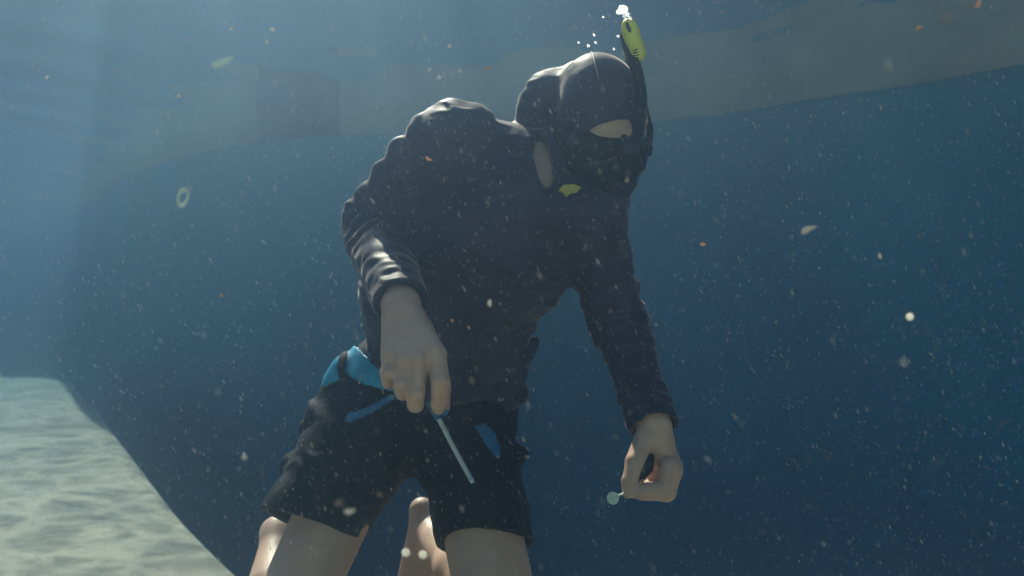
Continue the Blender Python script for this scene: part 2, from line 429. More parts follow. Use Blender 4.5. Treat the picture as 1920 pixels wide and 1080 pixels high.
def caustic_net(scale, lo, hi):
    vo = nt.nodes.new('ShaderNodeTexVoronoi'); vo.feature = 'DISTANCE_TO_EDGE'; vo.inputs['Scale'].default_value = scale
    L(vb.outputs[0], vo.inputs['Vector'])
    rg = nt.nodes.new('ShaderNodeMapRange'); rg.inputs['From Min'].default_value = 0; rg.inputs['From Max'].default_value = .32
    rg.inputs['To Min'].default_value = hi; rg.inputs['To Max'].default_value = lo; rg.interpolation_type = 'SMOOTHERSTEP'
    L(vo.outputs['Distance'], rg.inputs['Value']); return rg
na = caustic_net(4.6, .8, 1.4); nb = caustic_net(12, .78, 1.3)  # caustic light painted as a cell pattern into the surface's transparency
mu = nt.nodes.new('ShaderNodeMath'); mu.operation = 'MULTIPLY'; L(na.outputs[0], mu.inputs[0]); L(nb.outputs[0], mu.inputs[1])
L(mu.outputs[0], t.inputs[0])
L(fr.outputs[0], mx.inputs[0]); L(t.outputs[0], mx.inputs[1]); L(g.outputs[0], mx.inputs[2]); L(mx.outputs[0], o.inputs[0])
ws = pydata('water_surface', v, f, m); tag(ws, kind='structure')

# the water itself: one even volume round everything
bpy_m = bpy.data.materials.new('water_body'); bpy_m.use_nodes = True; nt = bpy_m.node_tree; nt.nodes.clear()
o = nt.nodes.new('ShaderNodeOutputMaterial'); pv = nt.nodes.new('ShaderNodeVolumePrincipled')
pv.inputs['Color'].default_value = (.145, .225, .33, 1)
pv.inputs['Absorption Color'].default_value = (.20, .49, .67, 1)
pv.inputs['Density'].default_value = .35
pv.inputs['Anisotropy'].default_value = .91
nt.links.new(pv.outputs[0], o.inputs['Volume'])
x0, x1, y0, y1, z0, z1 = -26, 19, -19, 27, -4.5, WATER_Z + .3
v = [(x, y, z) for x in (x0, x1) for y in (y0, y1) for z in (z0, z1)]
f = [(0, 1, 3, 2), (4, 6, 7, 5), (0, 4, 5, 1), (2, 3, 7, 6), (0, 2, 6, 4), (1, 5, 7, 3)]
hz = pydata('haze', v, f, bpy_m, smooth=False); tag(hz, kind='stuff')

# ------------------------------------------------------------------ the person
root = thing('person', 'person in a dark hooded top and black shorts kneeling in blue water, reaching down', 'person', (-.12, 1.75, LEDGE_Z))
def bas(u, n):
    n = np.array(n, float); n /= np.linalg.norm(n); u = np.array(u, float); u -= n * (u @ n); u /= np.linalg.norm(u)
    return np.stack([np.cross(n, u), n, u], 1)       # columns: side, forward, up
HM = bas((-.20, -.60, .8), (.07, -.75, -.63)); HEADM.append(HM)
HO = P(1132, 231, 1.60)
def H(x, y, z): return HO + HM @ (np.array((x, y, z)) * HS)
# side axis sign: +x must be photo right
if HM[0, 0] < 0: HM[:, 0] *= -1

# --- arms and hands (shared between body and top)
rsh, relb, rwr = P(852, 272, 1.62), P(702, 432, 1.76), P(752, 572, 1.47)
lsh, lelb, lwr = P(1100, 412, 1.60), P(1163, 618, 1.66), P(1226, 800, 1.55)
rhip, rkn = P(700, 800, 1.86), P(545, 1140, 1.70)
lhip, lkn = P(868, 805, 1.86), P(935, 1152, 1.66)
body = []
# head
body += [('add', Ell(H(0, -.012, .035), (.074, .094, .088), HM), 0), ('add', Ell(H(0, .03, -.045), (.058, .062, .078), HM), .03),
         ('add', Ell(H(0, .066, -.100), (.024, .022, .022), HM), .025),
         ('add', Cap(H(0, .088, -.005), H(0, .112, -.045), .008, .013), .012), ('add', Ell(H(-.013, .1, -.047), (.009, .012, .009), HM), .006), ('add', Ell(H(.013, .1, -.047), (.009, .012, .009), HM), .006),
         ('add', Cap(H(-.036, .080, .018), H(.036, .080, .018), .010), .014),
         ('sub', Ell(H(-.032, .098, -.002), (.018, .014, .012), HM), .012), ('sub', Ell(H(.032, .098, -.002), (.018, .014, .012), HM), .012),
         ('add', Cap(H(-.02, .091, -.076), H(.02, .091, -.076), .006), .005), ('add', Cap(H(-.018, .090, -.087), H(.018, .090, -.087), .007), .005),
         ('add', Ell(H(-.076, -.005, -.012), (.010, .018, .030), HM), .006), ('add', Ell(H(.076, -.005, -.012), (.010, .018, .030), HM), .006)]
# neck and trunk
nb_, nt_ = P(1012, 335, 1.67), P(1084, 272, 1.64)
body += [('add', Cap(nb_, nt_, .062, .056), .03)]
trunkA = [P(775, 680, 1.85), P(772, 560, 1.80), P(850, 400, 1.70), P(880, 320, 1.66)]
trunkB = [P(878, 735, 1.86), P(898, 610, 1.79), P(968, 480, 1.68), P(1050, 400, 1.63)]
trunkC = [P(800, 740, 1.86), P(850, 560, 1.78), P(930, 420, 1.67), P(975, 350, 1.64)]
for tr, rs in ((trunkA, (.07, .082, .095, .07)), (trunkB, (.080, .085, .09, .075)), (trunkC, (.1, .105, .11, .08))):
    body += chain(tr, [r_ - .006 for r_ in rs], .05)
body += [('add', Cap(rsh, nb_, .055, .05), .04), ('add', Cap(lsh, nb_, .055, .05), .04)]
body += chain([rsh, relb, rwr], (.052, .045, .030), .02) + chain([lsh, lelb, lwr], (.050, .040, .029), .02)
# right hand (photo left), seen from its back, fingers down
kn = {'p': P(733, 668, 1.405), 'r': P(758, 677, 1.39), 'm': P(787, 677, 1.385), 'i': P(818, 664, 1.39)}
rw2 = P(757, 592, 1.455)
body += [('add', Cap(rwr, rw2, .030, .029), .015)]
for key, off in (('p', -16), ('r', -6), ('m', 6), ('i', 18)):
    body.append(('add', Cap(P(757 + off, 600, 1.45), kn[key], .0225, .0165), .012))
body.append(('add', Cap(P(775, 630, 1.435), P(785, 668, 1.42), .026, .02), .015))
for key, pts, rs in (('p', [P(727, 700, 1.387), P(729, 716, 1.40), P(732, 712, 1.43)], (.0138, .0118, .0108, .010)),
                     ('r', [P(752, 722, 1.372), P(755, 736, 1.39), P(757, 728, 1.42)], (.0148, .0128, .0118, .011)),
                     ('m', [P(780, 738, 1.368), P(779, 758, 1.385), P(781, 750, 1.41)], (.0152, .0138, .0128, .0115)),
                     ('i', [P(826, 716, 1.365), P(823, 756, 1.378), P(822, 765, 1.395)], (.0155, .0145, .0132, .011))):
    allp = [kn[key]] + pts
    for a_ in range(3): body.append(('add', Cap(allp[a_], allp[a_ + 1], rs[a_], rs[a_ + 1]), .004))
body += [('add', Cap(P(792, 622, 1.455), P(812, 680, 1.46), .02, .017), .012), ('add', Cap(P(812, 680, 1.46), P(830, 728, 1.445), .0145, .013), .006), ('add', Cap(P(830, 728, 1.445), P(832, 762, 1.425), .013, .0105), .006)]
for (a_, b_) in ((P(745, 688, 1.372), P(741, 728, 1.362)), (P(771, 688, 1.362), P(766, 742, 1.356)), (P(800, 684, 1.362), P(801, 745, 1.352))):
    body.append(('sub', Cap(a_, b_, .0045, .0055), .006))
for key in 'prmi': body.append(('add', Ell(kn[key] + np.array((0, -.010, .002)), (.0095, .010, .012)), .008))
for key, pp in (('p', (727, 700, 1.379)), ('r', (752, 722, 1.363)), ('m', (780, 738, 1.359)), ('i', (826, 716, 1.355))): body.append(('add', Ell(P(*pp), (.0105, .007, .008)), .006))
# left hand (photo right), thumb side towards us, pinching
lw2 = P(1230, 822, 1.545)
body += [('add', Cap(lwr, lw2, .029, .029), .012), ('add', Cap(P(1236, 835, 1.54), P(1256, 880, 1.525), .023, .019), .015), ('add', Cap(P(1240, 835, 1.56), P(1262, 880, 1.57), .022, .018), .015)]
body += [('add', Cap(P(1210, 826, 1.53), P(1191, 866, 1.505), .0205, .0170), .012), ('add', Cap(P(1191, 866, 1.505), P(1181, 902, 1.49), .0165, .0135), .004), ('add', Cap(P(1224, 846, 1.545), P(1226, 896, 1.545), .013, .013), .006), ('add', Cap(P(1226, 838, 1.56), P(1240, 888, 1.56), .022, .02), .01), ('add', Cap(P(1232, 880, 1.555), P(1210, 892, 1.56), .0135, .012), .004), ('add', Cap(P(1178, 902, 1.49), P(1176, 925, 1.482), .0120, .0085), .004)]
for q, (yy, dx, dyp) in enumerate(((1.505, 0, 0), (1.53, 3, 3), (1.555, 4, 1), (1.58, -2, -8))):
    a_, b_, c_, e_ = P(1256 + dx, 878 + dyp, yy), P(1246 + dx, 921 + dyp * .5, yy - .012), P(1206 + q * 5, 922 - q * 3, yy - .018), P(1182 + q * 7, 923 - q * 4, yy - .020)
    body += [('add', Cap(a_, b_, .0195, .0165), .008), ('add', Cap(b_, c_, .0162, .0145), .004), ('add', Cap(c_, e_, .0140, .0095), .003)]
# legs
body += [('add', Cap(P(748, 800, 1.88), P(850, 800, 1.88), .092), .03), ('add', Cap(rhip, rkn, .083, .070), .04), ('add', Cap(lhip, lkn, .080, .076), .04)]
ran, lan = P(548, 1052, 2.06), P(806, 1000, 2.03)
body += [('add', Cap(rkn, rkn * .55 + ran * .45 + np.array((-.006, 0, .0)), .056, .058), .02), ('add', Cap(rkn * .55 + ran * .45, ran, .056, .036), .02),
         ('add', Cap(lkn, lkn * .5 + lan * .5, .056, .054), .02), ('add', Cap(lkn * .5 + lan * .5, lan, .052, .034), .02)]
# shin bulge at far left catching the sun
body += [('add', Cap(P(520, 1000, 1.95), P(505, 1100, 1.82), .030, .045), .03), ('add', Cap(P(520, 1000, 1.95), ran, .032, .036), .03)]
for s_, an in ((1, lan), (0, ran)):
    heel = an + np.array((-.022 if s_ else 0, .035, .045)); ball = an + np.array((-.03, .02, -.115))
    body += [('add', Cap(an, heel, .03, .022), .02), ('add', Cap(heel, ball + np.array((-.022, 0, 0)), .021, .026), .02), ('add', Cap(heel, ball + np.array((.026, 0, 0)), .021, .026), .02)]
    for tq in range(5):
        tb = ball + np.array((-.030 + tq * .015, 0, -.005)); body.append(('add', Cap(tb, tb + np.array((-.002, -.028 + .003 * tq, -.022)), .0125 - .001 * tq, .0085), .003))
bd = build('body', nets(body, .003), M['skin'], root)
# eyes
for sx in (-1, 1):
    bm = bmesh.new(); bmesh.ops.create_uvsphere(bm, u_segments=20, v_segments=12, radius=.0118); me = bpy.data.meshes.new('eyeball'); bm.to_mesh(me); bm.free()
    ey = link('eyeball', me, mat('eye_white', (.7, .7, .68), .2) if sx < 0 else bpy.data.materials['eye_white']); ey.location = V(H(sx * .031, .077, -.002)); adopt(ey, root)

# --- hooded top
g = .014
top = []
top += [('add', Ell(H(0, -.014, .036), (.080, .102, .094), HM), 0), ('add', Ell(H(0, .018, -.05), (.070, .062, .085), HM), .03), ('add', Ell(H(0, .060, -.098), (.042, .042, .036), HM), .03)]
W = lambda *a: list(a)
for tr, rs in ((trunkA, (.085, .094, .105, .085)), (trunkB, (.086, .09, .102, .092)), (trunkC, (.105, .118, .125, .1))):
    top += chain(tr, rs, .05)
top += [('add', Cap(rsh, nb_, .068, .058), .035), ('add', Cap(lsh, nb_, .06, .058), .035), ('add', Cap(nb_, P(1062, 300, 1.63), .066, .066), .03)]
top += [('add', Cap(rsh, relb, .067, .056, wr=W((.0035, 26, .0, .75, 0), (.005, 62, .62, 1.4, 1))), .02),
        ('add', Cap(relb, rwr * .98 + relb * .02, .060, .042, wr=W((.0042, 55, -.1, .42, 0), (.0022, 60, .55, .95, 2))), .012),
        ('add', Cap(lsh, lelb, .062, .050, wr=W((.0035, 24, .3, 1.3, 1))), .03),
        ('add', Cap(lelb, lwr, .050, .037, wr=W((.0035, 26, -.1, .35, 2), (.0028, 48, .55, .97, 0))), .015)]
# cuffs
top += [('add', Cap(rwr + (relb - rwr) * .07, rwr + (relb - rwr) * .03, .043, .0425), .003), ('add', Cap(lwr + (lelb - lwr) * .05, lwr + (lelb - lwr) * .01, .0405, .040), .003)]
# loose hood bunched at the side, the gathers on the shoulder, the hem wedge
hl = [P(1062, 172, 1.62), P(1028, 178, 1.64), P(1002, 205, 1.655), P(993, 250, 1.66), P(999, 288, 1.665)]
top += chain(hl, (.028, .030, .027, .021, .025), .02) + [('add', Cap(P(1072, 142, 1.64), P(1026, 170, 1.65), .024, .026), .03)]
top += [('add', Cap(P(1056, 198, 1.67), P(1044, 262, 1.70), .040, .046), .02)]
for (px, py, Y, r_, dx, dy) in ((800, 246, 1.62, .030, 46, 30), (846, 226, 1.61, .030, 10, 44), (892, 228, 1.61, .026, -8, 44), (752, 286, 1.66, .026, 50, 20), (722, 322, 1.69, .022, 48, 26), (690, 362, 1.72, .024, 50, 10), (668, 396, 1.74, .020, 44, 16)):
    top.append(('add', Cap(P(px, py, Y), P(px + dx, py + dy, Y - .035), r_, r_ * .6), .022))
top += [('add', Cap(P(960, 665, 1.79), P(930, 745, 1.81), .036, .030), .015), ('add', Cap(P(975, 652, 1.79), P(1005, 640, 1.785), .014, .006), .004), ('add', Cap(P(1004, 641, 1.785), P(950, 764, 1.80), .0065, .009), .006), ('add', Cap(P(985, 655, 1.79), P(944, 755, 1.80), .014, .016), .008), ('add', Cap(P(940, 700, 1.83), P(962, 735, 1.83), .05, .03), .03)]
# openings: face, side of neck, hems
top += [('sub', Ell(H(-.006, .105, .012), (.052, .070, .034), HM), .006), ('sub', Ell(H(.006, .1, .020), (.050, .065, .034), HM), .006),
        ('sub', Ell(P(1021, 276, 1.47), (.0200, .155, .080), bas((-.14, 0, 1), (0, 1, 0))), .006)]
top += [('sub', Cap(rwr + (relb - rwr) * .0, rwr - (relb - rwr) * .6, .036, .1), 0), ('sub', Cap(lwr + (lelb - lwr) * .02, lwr - (lelb - lwr) * .6, .034, .1), 0),
        ('sub', Cap(rwr - (relb - rwr) * .12, rwr - (relb - rwr) * .7, .062, .12), 0), ('sub', Cap(lwr - (lelb - lwr) * .17, lwr - (lelb - lwr) * .7, .06, .12), 0)]
class ArmEnd:                        # trims a sleeve square at the wrist
    def __init__(s, p, ax, R=.075): s.p = np.array(p, np.float32); s.n = np.array(ax / np.linalg.norm(ax), np.float32); s.c = s.p; s.R = .2; s.r = R
    def __call__(s, p):
        q = p - s.p; t = q @ s.n; rr = np.linalg.norm(q - t[:, None] * s.n, axis=1)
        return np.maximum(np.maximum(-t, t - .1), rr - s.r)
top += [('sub', ArmEnd(rwr + (relb - rwr) * .02, rwr - relb), 0), ('sub', ArmEnd(lwr + (lelb - lwr) * 0.0, lwr - lelb), 0)]
def fold(p):
    q = p.copy(); q[:, 2] *= 2.2; q[:, 0] += q[:, 2] * .25
    n1 = noise3(q, 9.); n2 = noise3(q + 5., 21.)
    dh = np.linalg.norm(p - HO, axis=1); wt = np.clip((dh - .09) / .06, .4, 1)
    sharp = 1 - np.abs(n1) * 2.2; s2 = 1 - np.abs(n2) * 2.2; n3 = noise3(q * np.array((1, 1, .6), np.float32) + 11., 44.)
    return -(sharp * .0038 + s2 * .0026 + n3 * .0012) * wt
tp = build('hooded_top', nets(top, .0032, fold), M['suit'], root)

seam = [H(0, .083, .075), H(0, .066, .105), H(0, .035, .127), H(0, -.01, .135), H(0, -.06, .122), H(0, -.1, .085)]
adopt(tube('hood_seam', seam, .0014, M['suit'], None, 8, 6), root)
# --- shorts
rhem, lhem = P(588, 972, 1.765), P(910, 1010, 1.735)
sh = [('add', Cap(P(722, 762, 1.88), P(860, 770, 1.88), .118), 0), ('add', Cap(P(750, 700, 1.88), P(870, 705, 1.88), .1), .05),
      ('add', Cap(rhip, rhem, .115, .098, wr=W((.005, 16, .2, 1.0, 0))), .05), ('add', Cap(lhip, lhem, .097, .092, wr=W((.005, 15, .2, 1.0, 2))), .05),
      ('add', Cap(rhem, rhem + (rkn - rhip) * .25, .099, .104), .01), ('add', Cap(lhem, lhem + (lkn - lhip) * .25, .092, .094), .01),
      ('add', Cap(P(600, 792, 1.85), P(578, 802, 1.85), .05, .016), .012), ('add', Cap(P(935, 840, 1.79), P(981, 850, 1.775), .030, .006), .005), ('add', Cap(P(981, 851, 1.775), P(955, 872, 1.78), .006, .02), .005),
      ('add', Cap(P(560, 880, 1.80), P(545, 872, 1.80), .04, .022), .015), ('add', Cap(P(655, 700, 1.85), P(628, 742, 1.86), .035, .03), .02),
      ('sub', Half(rhem + (rkn - rhip) * .05, rkn - rhip, R=0), 0), ('sub', Half(lhem, lkn - lhip, R=0), 0)]
class LegEnd(ArmEnd):
    def __call__(s, p):
        q = p - s.p; t = q @ s.n; rr = np.linalg.norm(q - t[:, None] * s.n, axis=1)
        return np.maximum(np.maximum(-t, t - .35), rr - s.r)
sh = [o_ for o_ in sh if not isinstance(o_[1], Half)]
rdir, ldir = rkn - rhip, lkn - lhip
rd2 = np.array(rdir) + np.array((0.03, 0, 0)); ld2 = np.array((.005, ldir[1], ldir[2]))
re_, le_ = LegEnd(rhem + rdir * .03, rd2, .19), LegEnd(lhem + ldir * .015, ld2, .14)
re_.R = le_.R = .4
sh += [('sub', re_, 0), ('sub', le_, 0), ('sub', Cap(rhem - rdir * .08, rhem + rdir * .3, .088, .096), 0), ('sub', Cap(lhem - ldir * .08, lhem + ldir * .3, .081, .086), 0)]
def fold2(p):
    q = p.copy(); q[:, 2] *= 1.3; q[:, 0] -= q[:, 2] * .35
    n1 = noise3(q + 2., 8.); n2 = noise3(q + 9., 19.); return -((1 - np.abs(n1) * 2) * .005 + n2 * .002)
shv = nets(sh, .0035, fold2)
so_ = build('shorts', shv, M['shorts'], root)

# blue patches lying on the cloth: the faces of the garment inside an outline, lifted and thickened
def patch(name, meshes, poly, lift, m, label):
    poly = np.array(poly, float)
    vs, qs, base = [], [], 0
    for (v, q) in meshes:
        vs.append(v); qs.append(q + base); base += len(v)
    v = np.concatenate(vs); q = np.concatenate(qs)
    px = 960 + F * v[:, 0] / v[:, 1]; py = 540 - F * v[:, 2] / v[:, 1]
    ins = np.zeros(len(v), bool); n = len(poly)
    for i in range(n):
        (xa, ya), (xb, yb) = poly[i], poly[(i + 1) % n]
        c_ = ((ya > py) != (yb > py)) & (px < (xb - xa) * (py - ya) / (yb - ya + 1e-9) + xa); ins ^= c_
    fn = np.cross(v[q[:, 2]] - v[q[:, 0]], v[q[:, 3]] - v[q[:, 1]]); fn /= np.linalg.norm(fn, axis=1)[:, None] + 1e-12
    fc = v[q].mean(1); front = (fn * fc).sum(1) < 0.0
    sel = front & ins[q].sum(1) >= 3 if False else (front & (ins[q].sum(1) >= 3))
    q = q[sel]
    if not len(q): return None
    # keep only the nearest sheet
    u = np.unique(q); nv = np.zeros_like(v); 
    for k in range(4): np.add.at(nv, q[:, k], fn[sel])
    nv /= np.linalg.norm(nv, axis=1)[:, None] + 1e-12
    rm = np.full(len(v), -1); rm[u] = np.arange(len(u))
    vv = v[u] + nv[u] * lift
    o = build(name, (vv, rm[q]), m, root)
    so2 = o.modifiers.new('thickness', 'SOLIDIFY'); so2.thickness = lift * .9; so2.offset = -1
    if label: o['label'] = label
    return o
patch('waist_lining', [shv], [(606, 728), (618, 692), (634, 664), (655, 648), (676, 656), (700, 682), (735, 715), (745, 738), (712, 730), (680, 720), (650, 702), (636, 716)], .007, M['blue'], 'bright blue folded lining at the hip')
patch('waist_strap', [shv], [(646, 658), (655, 668), (652, 696), (660, 708), (640, 712), (636, 690)], .010, M['shorts'], None)
patch('drawcord', [shv], [(645, 790), (655, 776), (690, 762), (735, 738), (745, 745), (720, 762), (690, 778), (655, 795)], .006, M['bluedeep'], 'dark blue strip slanting across the thigh')
patch('pocket_trim', [shv], [(888, 798), (905, 792), (925, 812), (937, 845), (935, 860), (922, 852), (905, 828)], .006, M['bluedeep'], 'blue leaf shaped trim by the pocket')

# ------------------------------------------------------------------ mask
mk = thing('diving_mask', 'black diving mask with dark lens worn over the eyes and nose', 'mask', V(H(0, .08, -.01)))
rl = math.radians(15); MM = HM @ np.array(((math.cos(rl), 0, math.sin(rl)), (0, 1, 0), (-math.sin(rl), 0, math.cos(rl))))
def HK(x, y, z): return HO + HM @ np.array((-.008, -.006, -.012)) + MM @ np.array((x, y, z))
fr_ops = [('add', Box(HK(0, .088, -.004), (.072, .024, .037), MM, .022), 0), ('add', Ell(HK(0, .106, -.040), (.025, .024, .028), MM), .012), ('add', Box(HK(0, .070, -.006), (.067, .022, .042), MM, .02), .01),
          ('sub', Box(HK(0, .118, .003), (.060, .018, .026), MM, .014), .0), ('sub', Box(HK(0, .062, .004), (.05, .046, .022), MM, .014), .004),
          ('add', Box(HK(-.074, .068, .0), (.009, .012, .011), MM, .004), .004), ('add', Box(HK(.074, .068, .0), (.009, .012, .011), MM, .004), .004)]
build('mask_frame', nets(fr_ops, .002), M['frame'], mk)
build('nose_pocket', nets([('add', Ell(HK(0, .100, -.042), (.019, .024, .022), MM), 0), ('add', Cap(HK(0, .094, -.02), HK(0, .108, -.045), .013, .012), .01)], .002), M['rubber'], mk)
build('lens', nets([('add', Box(HK(0, .1065, .003), (.061, .003, .027), MM, .003), 0), ('sub', Ell(HK(0, .1065, -.032), (.021, .02, .019), MM), 0)], .002), M['glass'], mk)
stp = [HK(.078, .065, 0), HK(.088, .02, .012), HK(.085, -.06, .03), HK(.04, -.115, .045), HK(-.04, -.115, .045), HK(-.085, -.06, .03), HK(-.088, .02, .012), HK(-.078, .065, 0)]
build('strap', nets(chain(stp, [.006] * 8, .0), .0025), M['rubber'], mk)
tube('lens_rim', [HK(x, .112, z) for x, z in ((-.058, .0), (-.052, .026), (0, .030), (.052, .026), (.058, .0), (.048, -.022), (.026, -.025), (0, -.012), (-.026, -.025), (-.048, -.022), (-.058, .0))], .002, M['frame'], None, 8, 4)
adopt(bpy.data.objects['lens_rim'], mk)

# ------------------------------------------------------------------ snorkel
sn = thing('snorkel', 'black snorkel with a yellow top, standing up beside the hood', 'snorkel', V(P(1205, 220, 1.5)))
tpath = [P(1183, 78, 1.53), P(1187, 110, 1.525), P(1197, 145, 1.52), P(1203, 185, 1.505), P(1201, 225, 1.485), P(1192, 258, 1.465), P(1184, 285, 1.445), P(1170, 305, 1.43), P(1150, 318, 1.43)]
adopt(tube('snorkel_tube', tpath, [.0100, .0100, .0098, .0096, .0094, .0094, .0100, .012, .012], M['rubber'], None, 20), sn)
tops = [('add', Cap(P(1182, 54, 1.53), P(1194, 100, 1.527), .0135, .0155), 0), ('add', Cap(P(1178, 45, 1.53), P(1182, 60, 1.53), .010, .013), .008)]
yt = build('dry_top', nets(tops, .0018), M['yellow'], sn)
build('valve_collar', nets([('add', Cap(P(1176, 70, 1.545), P(1188, 112, 1.54), .0125, .0135), 0), ('add', Cap(P(1172, 48, 1.54), P(1174, 66, 1.54), .006, .008), .006)], .0018), M['frame'], sn)
# black marks on the yellow top: flat print, two slots and lettering-like bars
topv = nets(tops, .0012)
def mark(poly, lift=.0006):
    o = patch('printed_mark', [topv], poly, lift, M['frame'], None)
    if o: o.parent = sn; o.matrix_parent_inverse = Matrix.Translation(-Vector(sn.location))
mark([(1173, 42), (1178, 42), (1184, 54), (1184, 62), (1178, 60), (1174, 52)])
for k in range(4): mark([(1185 + k * .8, 93 + k * 5), (1197 + k * .6, 91 + k * 5), (1197 + k * .6, 94 + k * 5), (1185 + k * .8, 96 + k * 5)])
build('mouthpiece', nets([('add', Cap(P(1150, 318, 1.43), P(1122, 322, 1.45), .018, .015), 0), ('add', Ell(P(1152, 330, 1.44), (.018, .016, .020)), .01), ('add', Ell(P(1120, 318, 1.465), (.024, .014, .014)), .008)], .002), M['rubber'], sn)
build('clip', nets([('add', Box(P(1184, 292, 1.44), (.014, .016, .012), HM, .004), 0), ('add', Cap(P(1184, 275, 1.45), P(1170, 258, 1.46), .007, .006), .005)], .002), M['frame'], sn)
yv = [P(1047, 357, 1.50), P(1056, 347, 1.495), P(1076, 345, 1.49), P(1090, 351, 1.487), P(1082, 360, 1.487), P(1070, 362, 1.487), P(1062, 369, 1.489), P(1056, 361, 1.493)]
v = yv + [p + np.array((0, .012, 0)) for p in yv]; n = len(yv)
pt = thing('cord_toggle', 'small yellow tab at the throat under the mask', 'toggle', V(yv[0]))
adopt(pydata('tab', v, [tuple(range(n)), tuple(range(2 * n - 1, n - 1, -1))] + [(i, i + n, (i + 1) % n + n, (i + 1) % n) for i in range(n)], mat('dull_yellow', (.50, .40, .06), .5), smooth=False), pt)

# ------------------------------------------------------------------ held things
rd = thing('thin_rod', 'thin pale rod with a blue grip held in the lowered hand', 'rod', V(P(828, 772, 1.41)))
adopt(tube('rod', [P(822, 784, 1.405), P(852, 842, 1.375), P(884, 900, 1.345)], [.0036, .0036, .0036], M['grey'], None, 12, 3), rd)
adopt(tube('rod_tip', [P(884, 900, 1.345), P(887, 905, 1.343)], [.0040, .0030], M['grey'], None, 10, 2), rd)
adopt(tube('grip', [P(806, 752, 1.425), P(818, 772, 1.412), P(824, 787, 1.404)], [.008, .0085, .006], M['bluedeep'], None, 12, 3), rd)
adopt(tube('grip_cap', [P(833, 768, 1.412), P(828, 779, 1.408)], [.0085, .007], M['bluedeep'], None, 12, 3), rd)
dcc = P(1149, 934, 1.475)
dt = thing('small_disc', 'small round pale green disc pinched between thumb and finger', 'disc', V(dcc))
dops = []
bm = bmesh.new(); bmesh.ops.create_cone(bm, cap_ends=True, segments=28, radius1=.0105, radius2=.0105, depth=.003)
bmesh.ops.bevel(bm, geom=[e for e in bm.edges if e.calc_face_angle(0) > 1], offset=.0006, segments=2, affect='EDGES')
me = bpy.data.meshes.new('disc'); bm.to_mesh(me); bm.free(); dd = link('disc', me, M['disc'], smooth=False)
dd.location = V(dcc); dd.rotation_euler = (math.radians(78), 0, math.radians(12)); adopt(dd, dt)
adopt(tube('stem', [P(1158, 930, 1.476), P(1175, 922, 1.480), P(1196, 900, 1.49)], [.0022, .002, .002], M['disc'], None, 8, 3), dt)

adopt(tube('dark_gap_fill', [P(1220, 850, 1.512), P(1210, 876, 1.505), P(1192, 902, 1.492)], [.007, .0145, .006], M['navy'], None, 10, 4), dt)  # dark blue object, swollen and darkened to stand in for the gap's shade
# ------------------------------------------------------------------ bubbles and flecks
def ball_mesh(name, r, m, seg=14):
    bm = bmesh.new(); bmesh.ops.create_uvsphere(bm, u_segments=seg, v_segments=seg // 2 + 2, radius=r); me = bpy.data.meshes.new(name); bm.to_mesh(me); bm.free(); me.materials.append(m); me.shade_smooth(); return me
bub = ball_mesh('air_bubble', 1.0, M['bubble'])
BB = [(1168, 18, 10, 'largest bubble, topmost above the yellow snorkel top'), (1160, 23, 5, 'bubble touching the left side of the largest one'), (1176, 27, 4.5, 'bubble just below right of the largest one'),
      (1170, 31, 3.5, 'small bubble nearest above the snorkel mouth'), (1181, 34, 4, 'bubble at the tip of the yellow snorkel top'),
      (1159, 68, 3, 'small bubble beside the left edge of the yellow snorkel top'), (1117, 80, 2.4, 'tiny bubble above the hood, right one of the pair'), (1103, 86, 3, 'tiny bright bubble above the crown of the hood'),
      (1151, 92, 2.6, 'tiny bubble between hood crown and snorkel'), (1114, 66, 2.4, 'tiny bubble highest over the hood crown'), (1085, 80, 2.2, 'tiny bubble over the left of the hood crown'), (1131, 32, 2.2, 'tiny bubble left of the bubble cluster')]
for (px, py, r_, lb) in BB:
    o = bpy.data.objects.new('air_bubble', bub); C.objects.link(o); Y = 1.5 + random.uniform(-.03, .03)
    o.location = V(P(px, py, Y)); rr = r_ / F * Y; o.scale = (rr, rr * .9, rr * .85); tag(o, lb, 'bubble', 'bubbles rising round the snorkel')
